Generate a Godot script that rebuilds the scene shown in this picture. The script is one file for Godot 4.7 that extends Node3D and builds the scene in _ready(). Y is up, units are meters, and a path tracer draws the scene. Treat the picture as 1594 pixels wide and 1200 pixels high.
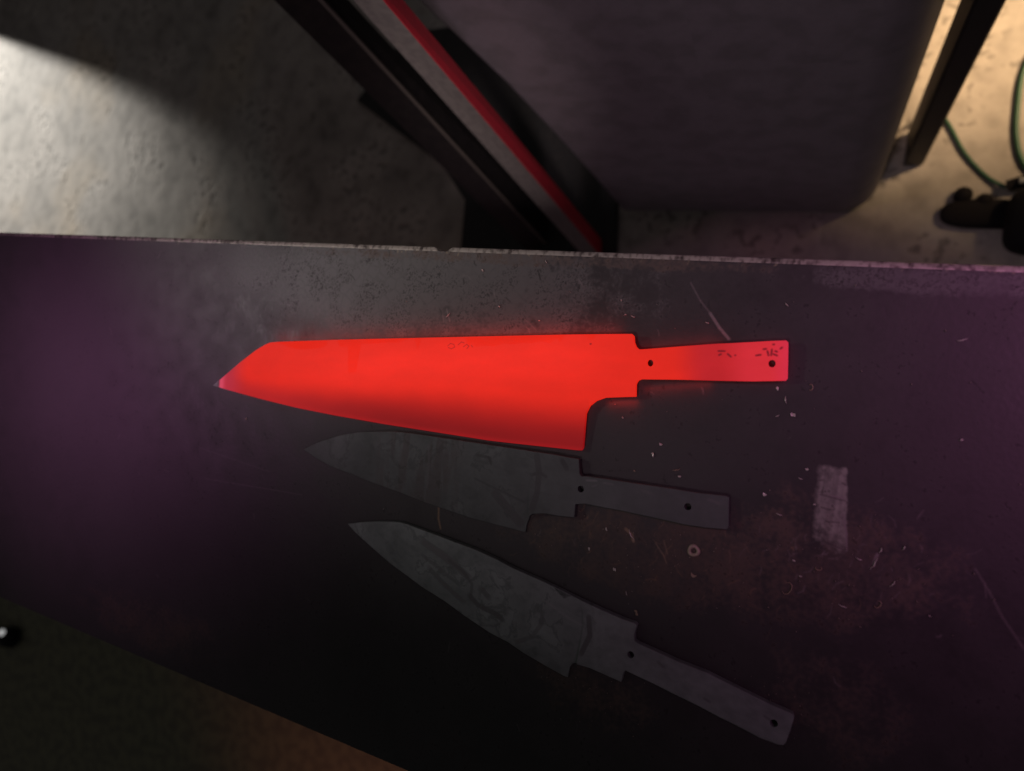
extends Node3D
# A red-hot knife blank and two cold ones on a forge bench, seen from above; metres, y up, floor at 0, bench top at TOP.
const TOP := 0.76
const INV := 0.001
var rng := RandomNumberGenerator.new()
var taken := {}
var grain := FastNoiseLite.new()

func numbered(called: String) -> String:
	taken[called] = taken.get(called, -1) + 1
	return called if taken[called] == 0 else "%s_%03d" % [called, taken[called]]

func tag(o: Node, label: String, category: String, group := "") -> void:
	o.set_meta("label", label)
	o.set_meta("category", category)
	if group: o.set_meta("group", group)

func thing(called: String, label: String, category: String, at := Vector3.ZERO, group := "") -> Node3D:
	var o := Node3D.new()
	o.name = numbered(called)
	add_child(o)
	o.position = at
	tag(o, label, category, group)
	return o

func obj(called: String, m: Mesh, mat: Material, parent: Node = self) -> MeshInstance3D:
	var o := MeshInstance3D.new()
	o.name = numbered(called) if parent == self else called
	o.mesh = m
	o.material_override = mat
	parent.add_child(o, true)
	return o

func struct(called: String, m: Mesh, mat: Material) -> MeshInstance3D:
	var o := obj(called, m, mat)
	o.set_meta("kind", "structure")
	return o

func mat(c: Color, rough := 0.6, metal := 0.0, spec := 0.5) -> StandardMaterial3D:
	var m := StandardMaterial3D.new()
	m.albedo_color = c.linear_to_srgb()
	m.roughness = rough
	m.metallic = metal
	m.metallic_specular = spec
	return m

func new_st() -> SurfaceTool:
	var st := SurfaceTool.new()
	st.begin(Mesh.PRIMITIVE_TRIANGLES)
	return st

func done(st: SurfaceTool) -> ArrayMesh:
	st.generate_normals()
	return st.commit()

func tri(st: SurfaceTool, a: Vector3, b: Vector3, c: Vector3, ua := Vector2.ZERO, ub := Vector2.ZERO, uc := Vector2.ZERO, smooth := -1) -> void:
	if (b - a).cross(c - a).length_squared() < 1e-18: return
	st.set_smooth_group(smooth)
	st.set_uv(ua); st.add_vertex(a)
	st.set_uv(ub); st.add_vertex(b)
	st.set_uv(uc); st.add_vertex(c)

func flat_tri(st: SurfaceTool, a: Vector3, b: Vector3, c: Vector3, ua: Vector2, ub: Vector2, uc: Vector2) -> void:   # with its own face normal
	var n := (c - a).cross(b - a)
	if n.length_squared() < 1e-18: return
	st.set_normal(n.normalized())
	st.set_uv(ua); st.add_vertex(a)
	st.set_uv(ub); st.add_vertex(b)
	st.set_uv(uc); st.add_vertex(c)

func quad(st: SurfaceTool, a: Vector3, b: Vector3, c: Vector3, d: Vector3, smooth := -1) -> void:   # clockwise from outside
	tri(st, a, b, c, Vector2(0, 0), Vector2(1, 0), Vector2(1, 1), smooth)
	tri(st, a, c, d, Vector2(0, 0), Vector2(1, 1), Vector2(0, 1), smooth)

func sst(a: float, b: float, x: float) -> float:
	return smoothstep(a, b, x)

func noise(seed_: int, freq: float, kind := FastNoiseLite.TYPE_SIMPLEX_SMOOTH, octaves := 4) -> FastNoiseLite:
	var n := FastNoiseLite.new()
	n.seed = seed_
	n.noise_type = kind
	n.frequency = freq
	n.fractal_octaves = octaves
	if octaves < 2: n.fractal_type = FastNoiseLite.FRACTAL_NONE
	return n

func bytes(n: FastNoiseLite, w: int, h: int) -> PackedByteArray:
	var im := n.get_image(w, h, false, false, true)
	im.convert(Image.FORMAT_L8)
	return im.get_data()

func texture(data: PackedByteArray, w: int, h: int, f := Image.FORMAT_RGB8) -> ImageTexture:
	return ImageTexture.create_from_image(Image.create_from_data(w, h, false, f, data))

# a box with chamfered edges, centred on c
func chamfer_box(st: SurfaceTool, c: Vector3, s: Vector3, r: float) -> void:
	var h := s / 2.0
	var pts := func(y: float, e: float) -> Array:
		var o := []
		for q in [[-1, -1, 0], [-1, -1, 1], [1, -1, 1], [1, -1, 0], [1, 1, 0], [1, 1, 1], [-1, 1, 1], [-1, 1, 0]]:
			var dx: float = r if q[2] == 1 else 0.0
			var dz: float = r - dx
			o.append(c + Vector3(q[0] * (h.x - e - dx), y, q[1] * (h.z - e - dz)))
		return o
	var rings := [pts.call(-h.y, r * 0.99), pts.call(-h.y + r, 0.0), pts.call(h.y - r, 0.0), pts.call(h.y, r * 0.99)]
	for k in 3:
		for i in 8:
			var j := (i + 1) % 8
			quad(st, rings[k][j], rings[k][i], rings[k + 1][i], rings[k + 1][j])
	for i in range(1, 7):
		tri(st, rings[3][0], rings[3][i], rings[3][i + 1])
		tri(st, rings[0][0], rings[0][i + 1], rings[0][i])

func tube(st: SurfaceTool, path: PackedVector3Array, r: float, sides := 8) -> void:
	var rings := []
	for i in path.size():
		var t := (path[mini(i + 1, path.size() - 1)] - path[maxi(i - 1, 0)]).normalized()
		var s := t.cross(Vector3.UP if absf(t.y) < 0.9 else Vector3.RIGHT).normalized()
		var u := s.cross(t)
		var ring := []
		for k in sides: ring.append(path[i] + (s * cos(TAU * k / sides) + u * sin(TAU * k / sides)) * r)
		rings.append(ring)
	for i in path.size() - 1:
		for k in sides:
			var l := (k + 1) % sides
			quad(st, rings[i][k], rings[i + 1][k], rings[i + 1][l], rings[i][l], 1)
	for k in range(1, sides - 1):
		tri(st, rings[0][0], rings[0][k], rings[0][k + 1])
		var e: Array = rings[-1]
		tri(st, e[0], e[k + 1], e[k])

func curve(points: Array, step := 0.008) -> PackedVector3Array:
	var c := Curve3D.new()
	for i in points.size():
		var t: Vector3 = (points[mini(i + 1, points.size() - 1)] - points[maxi(i - 1, 0)]) / 6.0
		c.add_point(points[i], -t, t)
	c.bake_interval = step
	return c.get_baked_points()

# a flat piece of steel cut to an outline (millimetres): bottom at 0, top at top_of(p), edges chamfered except along the seam to the next part
func plate(outline: PackedVector2Array, seam: Array, holes: Array, hole_r: Vector2, top_of: Callable, uv0: Vector2, uv1: Vector2, c := 0.25) -> ArrayMesh:
	var area := 0.0
	for i in outline.size(): area += outline[i].cross(outline[(i + 1) % outline.size()])
	var pts := outline.duplicate()
	if area < 0: pts.reverse()
	var ring := PackedVector2Array()
	for i in pts.size():
		var a := pts[i]
		var b := pts[(i + 1) % pts.size()]
		var n := maxi(1, int(ceil(a.distance_to(b) / 2.4)))
		for k in n: ring.append(a.lerp(b, float(k) / n))
	var N := ring.size()
	var on_seam := []
	for p in ring:
		var on := false
		for k in seam.size() - 1:
			if Geometry2D.get_closest_point_to_segment(p, seam[k], seam[k + 1]).distance_to(p) < 0.05: on = true
		on_seam.append(on)
	var inner := PackedVector2Array()
	for i in N:
		var t := (ring[(i + 1) % N] - ring[(i + N - 1) % N]).normalized()
		inner.append(ring[i] if on_seam[i] else ring[i] + Vector2(-t.y, t.x) * c)
	var all := inner.duplicate()
	var hole_rings := []
	for h in holes:
		var hr := PackedVector2Array()
		for k in 16: hr.append(h + Vector2(cos(TAU * k / 16.0), sin(TAU * k / 16.0)) * hole_r)
		hole_rings.append(hr)
		all.append_array(hr)
	var lo := Vector2(1e9, 1e9)
	var hi := -lo
	for p in ring:
		lo = lo.min(p); hi = hi.max(p)
	var y := lo.y
	while y < hi.y:
		var x := lo.x
		while x < hi.x:
			var p := Vector2(x + rng.randf_range(-0.8, 0.8), y + rng.randf_range(-0.8, 0.8))
			var ok := Geometry2D.is_point_in_polygon(p, inner)
			if ok:
				for q in inner:
					if q.distance_squared_to(p) < 2.6: ok = false; break
				for h in holes:
					if p.distance_to(h) < hole_r.x + 1.2: ok = false
			if ok: all.append(p)
			x += 5.0
		y += 5.0
	var tris := Geometry2D.triangulate_delaunay(all)
	var st := new_st()
	var V := func(p: Vector2, yy: float) -> Vector3: return Vector3(p.x, yy, p.y) * INV
	var U := func(p: Vector2) -> Vector2: return (p - uv0) / (uv1 - uv0)
	for i in range(0, tris.size(), 3):
		var a := all[tris[i]]
		var b := all[tris[i + 1]]
		var d := all[tris[i + 2]]
		var m := (a + b + d) / 3.0
		if not Geometry2D.is_point_in_polygon(m, inner): continue
		var out := false
		for hr in hole_rings:
			if Geometry2D.is_point_in_polygon(m, hr): out = true
		if out: continue
		if (b - a).cross(d - a) < 0:
			var s := b; b = d; d = s
		for p in [a, b, d]:
			var slope := Vector2(top_of.call(p + Vector2(0.3, 0)) - top_of.call(p - Vector2(0.3, 0)), top_of.call(p + Vector2(0, 0.3)) - top_of.call(p - Vector2(0, 0.3))) / 0.6
			st.set_normal(Vector3(-slope.x, 1.0, -slope.y).normalized())
			st.set_uv(U.call(p))
			st.add_vertex(V.call(p, top_of.call(p)))
		for p in [a, d, b]:
			st.set_normal(Vector3.DOWN)
			st.set_uv(U.call(p))
			st.add_vertex(V.call(p, 0.0))
	for i in N:
		var j := (i + 1) % N
		var a := ring[i]
		var b := ring[j]
		var ca: float = 0.0 if on_seam[i] else c
		var cb: float = 0.0 if on_seam[j] else c
		var ta: float = top_of.call(inner[i])
		var tb: float = top_of.call(inner[j])
		var pa: Vector3 = V.call(a, ta - ca)
		var pb: Vector3 = V.call(b, tb - cb)
		var ia: Vector3 = V.call(inner[i], ta)
		var ib: Vector3 = V.call(inner[j], tb)
		flat_tri(st, ia, pa, pb, U.call(inner[i]), U.call(a), U.call(b))
		flat_tri(st, ia, pb, ib, U.call(inner[i]), U.call(b), U.call(inner[j]))
		var ga: Vector3 = V.call(a, 0.0)
		var gb: Vector3 = V.call(b, 0.0)
		flat_tri(st, pa, ga, gb, U.call(a), U.call(a), U.call(b))
		flat_tri(st, pa, gb, pb, U.call(a), U.call(b), U.call(b))
	for hr in hole_rings:
		for k in hr.size():
			var a: Vector2 = hr[k]
			var b: Vector2 = hr[(k + 1) % hr.size()]
			flat_tri(st, V.call(b, top_of.call(b)), V.call(b, 0.0), V.call(a, 0.0), U.call(b), U.call(b), U.call(a))
			flat_tri(st, V.call(b, top_of.call(b)), V.call(a, 0.0), V.call(a, top_of.call(a)), U.call(b), U.call(a), U.call(a))
	return st.commit()

# ------------------------------------------------------------------ surfaces

func stroke(data: PackedByteArray, w: int, h: int, pts: Array, width: float, col: Color, strength := 1.0, bpp := 3) -> void:
	for k in pts.size() - 1:
		var a: Vector2 = pts[k]
		var b: Vector2 = pts[k + 1]
		var n := int(a.distance_to(b) * 1.5) + 1
		for i in n + 1:
			var p := a.lerp(b, float(i) / n)
			var r := int(ceil(width)) + 1
			for dy in range(-r, r + 1):
				for dx in range(-r, r + 1):
					var q := Vector2i(int(p.x) + dx, int(p.y) + dy)
					if q.x < 0 or q.y < 0 or q.x >= w or q.y >= h: continue
					var cover := clampf(width - (Vector2(q) + Vector2(0.5, 0.5)).distance_to(p) + 0.5, 0.0, 1.0) * strength * 0.5
					if cover <= 0.0: continue
					cover *= 0.45 + 0.55 * (grain.get_noise_2d(q.x * 1.7, q.y * 1.7) + 0.5)
					var o := (q.y * w + q.x) * bpp
					data[o] = int(lerpf(data[o], col.r * 255.0, clampf(cover, 0, 1)))
					if bpp == 3:
						data[o + 1] = int(lerpf(data[o + 1], col.g * 255.0, clampf(cover, 0, 1)))
						data[o + 2] = int(lerpf(data[o + 2], col.b * 255.0, clampf(cover, 0, 1)))

# bench top: mill scale worn through to grey steel, rust, scratches and pits; picture covers x -0.62..0.12, z -0.07..0.21
const BW := 2048
const BH := 775
func bench_px(x: float, z: float) -> Vector2:
	return Vector2((x + 0.62) / 0.74 * BW, (z + 0.07) / 0.28 * BH)

func bench_material() -> StandardMaterial3D:
	var fine := bytes(noise(3, 0.11), BW, BH)
	var finest := bytes(noise(9, 0.23, FastNoiseLite.TYPE_SIMPLEX_SMOOTH, 3), BW, BH)
	var mid := bytes(noise(4, 0.02), BW, BH)
	var broad := bytes(noise(5, 0.0045), BW, BH)
	var cell_n := noise(6, 0.055, FastNoiseLite.TYPE_CELLULAR, 1)
	cell_n.cellular_return_type = FastNoiseLite.RETURN_DISTANCE2_SUB
	var cell := bytes(cell_n, BW, BH)
	var streak_n := noise(8, 0.05)
	# worn, rusty and rubbed places: centre x, z, radii, kind (0 worn grey, 1 rust, 2 bare rub)
	var places := [[-0.200, -0.048, 0.135, 0.034, 0, 1.0], [-0.145, -0.046, 0.07, 0.03, 0, 0.5], [-0.055, 0.068, 0.075, 0.022, 1, 1.0], [0.012, 0.058, 0.06, 0.026, 1, 0.85],
		[0.0172, 0.0385, 0.0100, 0.0225, 2, 1.0], [-0.14, -0.0622, 0.13, 0.0035, 1, 0.75], [0.003, 0.045, 0.012, 0.022, 1, 0.6], [-0.37, 0.185, 0.07, 0.016, 1, 0.7], [-0.07, 0.138, 0.03, 0.014, 1, 0.5], [0.03, 0.11, 0.025, 0.02, 1, 0.3], [0.04, -0.06, 0.05, 0.006, 0, 0.7]]
	var data := PackedByteArray()
	data.resize(BW * BH * 3)
	var rough := PackedByteArray()
	rough.resize(BW * BH)
	var relief := PackedByteArray()
	relief.resize(BW * BH)
	for v in BH:
		var z := v / float(BH) * 0.28 - 0.07
		var near := []
		for p in places:
			if absf(z - p[1]) < p[3] * 1.6: near.append(p)
		for u in BW:
			var o := v * BW + u
			var x := u / float(BW) * 0.74 - 0.62
			var f := fine[o] / 255.0
			var m := mid[o] / 255.0
			var b := broad[o] / 255.0
			var k := 0.70 + 0.30 * m + 0.30 * b + 0.14 * (f - 0.5)
			var r := 0.0355 * k
			var g := 0.0325 * k
			var bl := 0.0325 * k
			var ro := 0.50 + 0.14 * (m - 0.5) + 0.10 * (f - 0.5)
			var re := 0.45 + 0.16 * f + 0.08 * m
			for p in near:
				var e: float = absf((x - p[0]) / p[2])
				if e > 1.6: continue
				var q: float = (z - p[1]) / p[3]
				var w: float = (1.0 - e * e - q * q) * p[5]
				if p[4] == 2:
					var sx: float = (x - p[0] - q * 0.0012) / (p[2] * (0.80 + 0.14 * q))
					w = smoothstep(-1.15, -0.35, sx) * (1.0 - smoothstep(0.72, 0.95, sx)) * smoothstep(-1.02, -0.86, q) * (1.0 - smoothstep(0.0, 1.1, q)) * 1.25 - 0.34
				w += (m - 0.5) * 0.9 + (f - 0.5) * 0.55 + (b - 0.5) * 0.5
				w = clampf(w * (1.9 if p[4] != 2 else 1.25), 0.0, 1.0)
				if w <= 0.0: continue
				if p[4] == 0:
					var f2 := finest[o] / 255.0
					var pit := 1.0 - smoothstep(0.50, 0.62, f2 * 0.6 + f * 0.4) * smoothstep(0.34, 0.6, m) * 0.85
					pit *= 0.8 + 0.2 * smoothstep(0.05, 0.2, cell[o] / 255.0)
					w *= 0.85 * pit
					r = lerpf(r, 0.088, w); g = lerpf(g, 0.086, w); bl = lerpf(bl, 0.084, w)
					ro = lerpf(ro, 0.46, w); re = lerpf(re, 0.62, w * 0.7)
				elif p[4] == 1:
					w *= clampf(0.10 + 0.75 * f + 0.35 * (m - 0.5) + 0.5 * streak_n.get_noise_2d(u * 0.5 + 8.0 * m, v * 0.28), 0.0, 1.0)
					r = lerpf(r, 0.088, w); g = lerpf(g, 0.066, w); bl = lerpf(bl, 0.052, w)
					ro = lerpf(ro, 0.68, w); re = lerpf(re, 0.40 + 0.5 * f, w)
				else:
					var s: float = 0.78 + 0.5 * streak_n.get_noise_2d(u * 2.4, v * 0.10)
					w *= 0.85 * s * (0.75 + 0.5 * f)
					r = lerpf(r, 0.27, w); g = lerpf(g, 0.27, w); bl = lerpf(bl, 0.235, w)
					ro = lerpf(ro, 0.42, w)
			var dot := smoothstep(0.70, 0.76, f) * smoothstep(0.55, 0.7, m)
			r *= 1.0 - 0.5 * dot; g *= 1.0 - 0.5 * dot; bl *= 1.0 - 0.5 * dot
			re -= 0.2 * dot
			data[o * 3] = int(255.0 * pow(clampf(r, 0.0, 1.0), 1.0 / 2.2))
			data[o * 3 + 1] = int(255.0 * pow(clampf(g, 0.0, 1.0), 1.0 / 2.2))
			data[o * 3 + 2] = int(255.0 * pow(clampf(bl, 0.0, 1.0), 1.0 / 2.2))
			rough[o] = int(255.0 * clampf(ro, 0.0, 1.0))
			relief[o] = int(255.0 * clampf(re, 0.0, 1.0))
	# scratches: points in metres, width in pixels, brightness
	var pale := Color(0.47, 0.44, 0.44)
	var warm := Color(0.50, 0.41, 0.33)
	var lines := [[[-0.0495, -0.0544, -0.0443, -0.0466, -0.0395, -0.0414], 1.1, pale, 0.6], [[-0.0395, -0.0414, -0.0347, -0.0352, -0.030, -0.0305], 1.9, pale, 1.0],
		[[-0.1634, 0.0698, -0.1627, 0.0755, -0.1607, 0.0805], 1.6, warm, 1.0], [[0.0683, 0.048, 0.0735, 0.0555, 0.0783, 0.0637, 0.0859, 0.0735], 1.5, pale, 0.4],
		[[0.0223, 0.0364, 0.0245, 0.044, 0.0253, 0.0509], 1.2, pale, 1.0], [[0.0164, 0.0301, 0.0218, 0.0301], 1.5, pale, 1.0], [[0.0352, 0.0539, 0.0361, 0.0496], 1.8, pale, 1.0],
		[[-0.0647, 0.0605, -0.0615, 0.0625, -0.0604, 0.0655], 2.0, warm, 1.2], [[-0.0505, 0.064, -0.046, 0.069, -0.0445, 0.072], 1.0, warm, 0.8], [[-0.047, 0.062, -0.0445, 0.068], 0.9, warm, 0.8],
		[[-0.3317, 0.0842, -0.2541, 0.08], 0.8, pale, 0.35], [[-0.34, 0.066, -0.28, 0.071], 0.7, pale, 0.25], [[-0.128, -0.032, -0.121, -0.027], 0.7, pale, 0.7], [[-0.1735, -0.034, -0.1705, -0.0275], 1.0, pale, 0.9], [[-0.1755, -0.031, -0.174, -0.0265], 0.8, pale, 0.7]]
	for l in lines:
		var pts := []
		for i in range(0, l[0].size(), 2): pts.append(bench_px(l[0][i], l[0][i + 1]))
		stroke(data, BW, BH, pts, l[1], l[2], l[3])
		stroke(rough, BW, BH, pts, l[1], Color(0.33, 0, 0), 1.0, 1)
	for q in [[0.013, 0.0300, 0.0225, 0.0310], [0.014, 0.0352, 0.0180, 0.0356], [0.0165, 0.0405, 0.0215, 0.0401], [0.0135, 0.0450, 0.0162, 0.0455], [0.0185, 0.0492, 0.0240, 0.0506], [0.0120, 0.0245, 0.0135, 0.0240], [0.0205, 0.0240, 0.0222, 0.0246]]:
		stroke(data, BW, BH, [bench_px(q[0], q[1]), bench_px(q[2], q[3])], 1.0, Color(0.22, 0.19, 0.20), 0.45)
	var rs := RandomNumberGenerator.new()
	rs.seed = 77
	for i in 260:   # hair scratches and scuffs, most of them where the bench is rubbed
		var c: Vector2
		var pick := rs.randi() % 10
		if pick < 4: c = Vector2(rs.randfn(-0.05, 0.035), rs.randfn(0.066, 0.009))
		elif pick < 6: c = Vector2(rs.randfn(0.028, 0.015), rs.randfn(0.052, 0.010))
		elif pick < 8: c = Vector2(rs.randfn(-0.16, 0.06), rs.randfn(-0.042, 0.012))
		else: c = Vector2(rs.randf_range(-0.55, 0.11), rs.randf_range(-0.06, 0.2))
		var ang := rs.randfn(1.9 if pick < 6 else 1.2, 0.6)
		var len := rs.randf_range(0.0012, 0.006)
		var d := Vector2(cos(ang), sin(ang)) * len
		var bend := Vector2(-d.y, d.x) * rs.randf_range(-0.2, 0.2)
		var col := pale if pick > 3 else warm
		if pick in [6, 7] and rs.randf() < 0.8: col = Color(0.12, 0.11, 0.11)
		stroke(data, BW, BH, [bench_px(c.x, c.y), bench_px(c.x + d.x * 0.5 + bend.x, c.y + d.y * 0.5 + bend.y), bench_px(c.x + d.x, c.y + d.y)], rs.randf_range(0.5, 1.1), col, rs.randf_range(0.15, 0.6))
	for i in 160:   # pale crumbs of wear along the far edge
		var x := rs.randf_range(-0.6, 0.1)
		if grain.get_noise_2d(x * 900.0, 5.0) < -0.05: continue
		var p := bench_px(x, -0.0655 + absf(rs.randfn(0.0, 0.0009)))
		stroke(data, BW, BH, [p, p + Vector2(rs.randf_range(-3, 3), rs.randf_range(0, 4))], rs.randf_range(0.6, 1.4), Color(0.48, 0.44, 0.36), rs.randf_range(0.3, 0.9))
	var m := StandardMaterial3D.new()
	m.albedo_texture = texture(data, BW, BH)
	m.roughness_texture = texture(rough, BW, BH, Image.FORMAT_L8)
	m.roughness = 1.0
	m.metallic_specular = 0.36
	m.heightmap_enabled = true
	m.heightmap_texture = texture(relief, BW, BH, Image.FORMAT_L8)
	m.heightmap_scale = 0.03
	return m

# old concrete: pale cement with dark pits, hairline marks and stains; one picture for 2.4 m
func floor_material() -> StandardMaterial3D:
	var n := 1024
	var a := bytes(noise(21, 0.05), n, n)
	var b := bytes(noise(22, 0.012), n, n)
	var c := bytes(noise(23, 0.004), n, n)
	var d := bytes(noise(24, 0.11, FastNoiseLite.TYPE_SIMPLEX_SMOOTH, 2), n, n)
	var data := PackedByteArray()
	data.resize(n * n * 3)
	var relief := PackedByteArray()
	relief.resize(n * n)
	for o in n * n:
		var fa := a[o] / 255.0
		var fb := b[o] / 255.0
		var fc := c[o] / 255.0
		var fd := d[o] / 255.0
		var k := 0.42 + 0.50 * fa + 0.62 * fb + 0.30 * (fc - 0.5)
		var pit := smoothstep(0.60, 0.72, fd) * smoothstep(0.50, 0.64, fb)
		var speck := smoothstep(0.64, 0.74, fa) * 0.5
		k *= 1.0 - 0.40 * pit - 0.22 * speck
		var stain := smoothstep(0.55, 0.75, fc) * fb
		data[o * 3] = int(255.0 * pow(0.43 * k * (1.0 - 0.12 * stain), 1.0 / 2.2))
		data[o * 3 + 1] = int(255.0 * pow(0.385 * k * (1.0 - 0.20 * stain), 1.0 / 2.2))
		data[o * 3 + 2] = int(255.0 * pow(0.355 * k * (1.0 - 0.32 * stain), 1.0 / 2.2))
		relief[o] = int(255.0 * clampf(0.55 + 0.20 * (fa - 0.5) + 0.35 * (fb - 0.5) - 0.30 * pit, 0.0, 1.0))
	var rs := RandomNumberGenerator.new()
	rs.seed = 5
	for i in 260:
		var p := Vector2(rs.randf() * n, rs.randf() * n)
		var ang := rs.randfn(1.5, 0.5)
		var q := p + Vector2(cos(ang), sin(ang)) * rs.randf_range(2, 12)
		var wide := rs.randf_range(0.6, 1.7) if i < 200 else rs.randf_range(0.5, 0.9)
		stroke(data, n, n, [p, q], wide, Color(0.38, 0.35, 0.31), rs.randf_range(0.15, 0.5))
		stroke(relief, n, n, [p, q], wide, Color(0.25, 0, 0), 1.0, 1)
	var m := StandardMaterial3D.new()
	m.albedo_texture = texture(data, n, n)
	m.roughness = 0.85
	m.metallic_specular = 0.35
	m.heightmap_enabled = true
	m.heightmap_texture = texture(relief, n, n, Image.FORMAT_L8)
	m.heightmap_scale = 0.3
	return m

# how hot the steel is decides its own glow: bright in the middle of the blade, cooler towards the thin edge, the tip and the tang's end
func edge_z(x: float) -> float:
	var k := [0.0, 20.0, 40.0, 29.6, 97.0, 40.4, 164.0, 50.2, 208.0, 55.6, 242.0, 58.6, 400.0, 60.0]
	for i in range(0, k.size() - 2, 2):
		if x <= k[i + 2]: return lerpf(k[i + 1], k[i + 3], (x - k[i]) / (k[i + 2] - k[i]))
	return 60.0

func mix3(a: Vector3, b: Vector3, t: float) -> Vector3:
	return a.lerp(b, clampf(t, 0.0, 1.0))

func hot_material() -> StandardMaterial3D:
	var w := 1360
	var skin := PackedByteArray()
	skin.resize(w * 272 * 3)
	var h := 272      # 4 pixels to the millimetre, from x -2, z -6
	var n1 := noise(31, 0.02)
	var n2 := noise(32, 0.09)
	var data := PackedByteArray()
	data.resize(w * h * 3)
	for v in h:
		for u in w:
			var x := u / 4.0 - 2.0
			var z := v / 4.0 - 6.0
			var de := edge_z(x) - z if x < 246.0 else 30.0
			var body := mix3(Vector3(220, 34, 18), Vector3(238, 40, 26), exp(-pow((z - 13.0) / 13.0, 2.0)) * sst(40.0, 130.0, x) * (1.0 - sst(225.0, 275.0, x)))
			var cool := mix3(Vector3(180, 27, 26), Vector3(130, 12, 14), sst(30.0, 150.0, x))
			var t := sst(3.0, lerpf(14.0, 27.0, sst(20.0, 190.0, x)), de)
			var c := mix3(cool, body, t)
			if x < 246.0: c = mix3(mix3(c, Vector3(172, 18, 24), 0.45), c, sst(0.4, 3.4, de))
			var xt := x + (z - 18.0) * 0.12 + n1.get_noise_2d(u, v) * 1.2
			c = mix3(Vector3(178, 40, 56), c, sst(15.0, 34.0, xt))
			c = mix3(Vector3(205, 66, 90), c, sst(10.5, 15.5, xt))
			c = mix3(Vector3(52, 30, 40), c, sst(7.6, 9.6, xt))
			c = mix3(Vector3(6, 4, 5), c, sst(2.5, 8.2, xt))
			if x > 262.0:
				c = mix3(c, Vector3(186, 29, 33), sst(284.0, 300.0, x))
				c = mix3(c, Vector3(205, 39, 48), sst(304.0, 318.0, x))
				c = mix3(c, Vector3(205, 40, 64), sst(324.0, 334.0, x))
			var cold := 1.0 - sst(6.0, 10.0, xt)
			for q in 3: skin[(v * w + u) * 3 + q] = int(lerpf(38.0, 138.0, cold))
			var k := 1.0 + 0.03 * n1.get_noise_2d(u * 0.4, v) + 0.008 * n2.get_noise_2d(u, v)
			var o := (v * w + u) * 3
			data[o] = clampi(int(c.x * k), 0, 255)
			data[o + 1] = clampi(int(c.y * k), 0, 255)
			data[o + 2] = clampi(int(c.z * k), 0, 255)
	# flakes of cold scale: points in millimetres
	var flake := Color(0.42, 0.05, 0.09)
	var marks := [[304.8, 14.2, 307.6, 14.4], [305.0, 16.0, 306.0, 15.6], [308.6, 15.6, 310.0, 17.0], [311.6, 16.4, 311.9, 16.4], [320.0, 16.9, 322.0, 16.7], [324.6, 15.2, 325.0, 17.2], [326.4, 14.6, 326.0, 17.2], [326.8, 16.6, 328.4, 17.4], [327.6, 15.4, 328.4, 15.8], [326.8, 12.6, 327.4, 12.6], [329.6, 14.6, 330.4, 14.0], [323.0, 14.4, 324.2, 14.3],
		[171.4, 4.6, 173.0, 3.4, 175.0, 4.0, 175.4, 5.4, 173.4, 6.2, 171.6, 5.4], [177.4, 4.4, 179.4, 3.0, 181.0, 3.6], [180.4, 5.6, 182.4, 4.4, 183.6, 5.4, 182.4, 6.6], [185.0, 5.0, 185.8, 6.0], [247.6, 7.9, 247.9, 7.9]]
	for m in marks:
		var pts := []
		for i in range(0, m.size(), 2): pts.append(Vector2((m[i] + 2.0) * 4.0, (m[i + 1] + 6.0) * 4.0))
		stroke(data, w, h, pts, 1.7 if m[0] > 200.0 else 0.8, flake, 0.9 if m[0] > 200.0 else 0.6)
	var r := mat(Color(0.02, 0.016, 0.016), 0.7, 0.0, 0.3)
	r.albedo_color = Color.WHITE
	r.albedo_texture = texture(skin, w, h)
	r.emission_enabled = true
	r.emission_operator = BaseMaterial3D.EMISSION_OP_MULTIPLY
	r.emission = Color.WHITE
	r.emission_texture = texture(data, w, h)
	r.emission_energy_multiplier = 1.0
	return r

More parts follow.
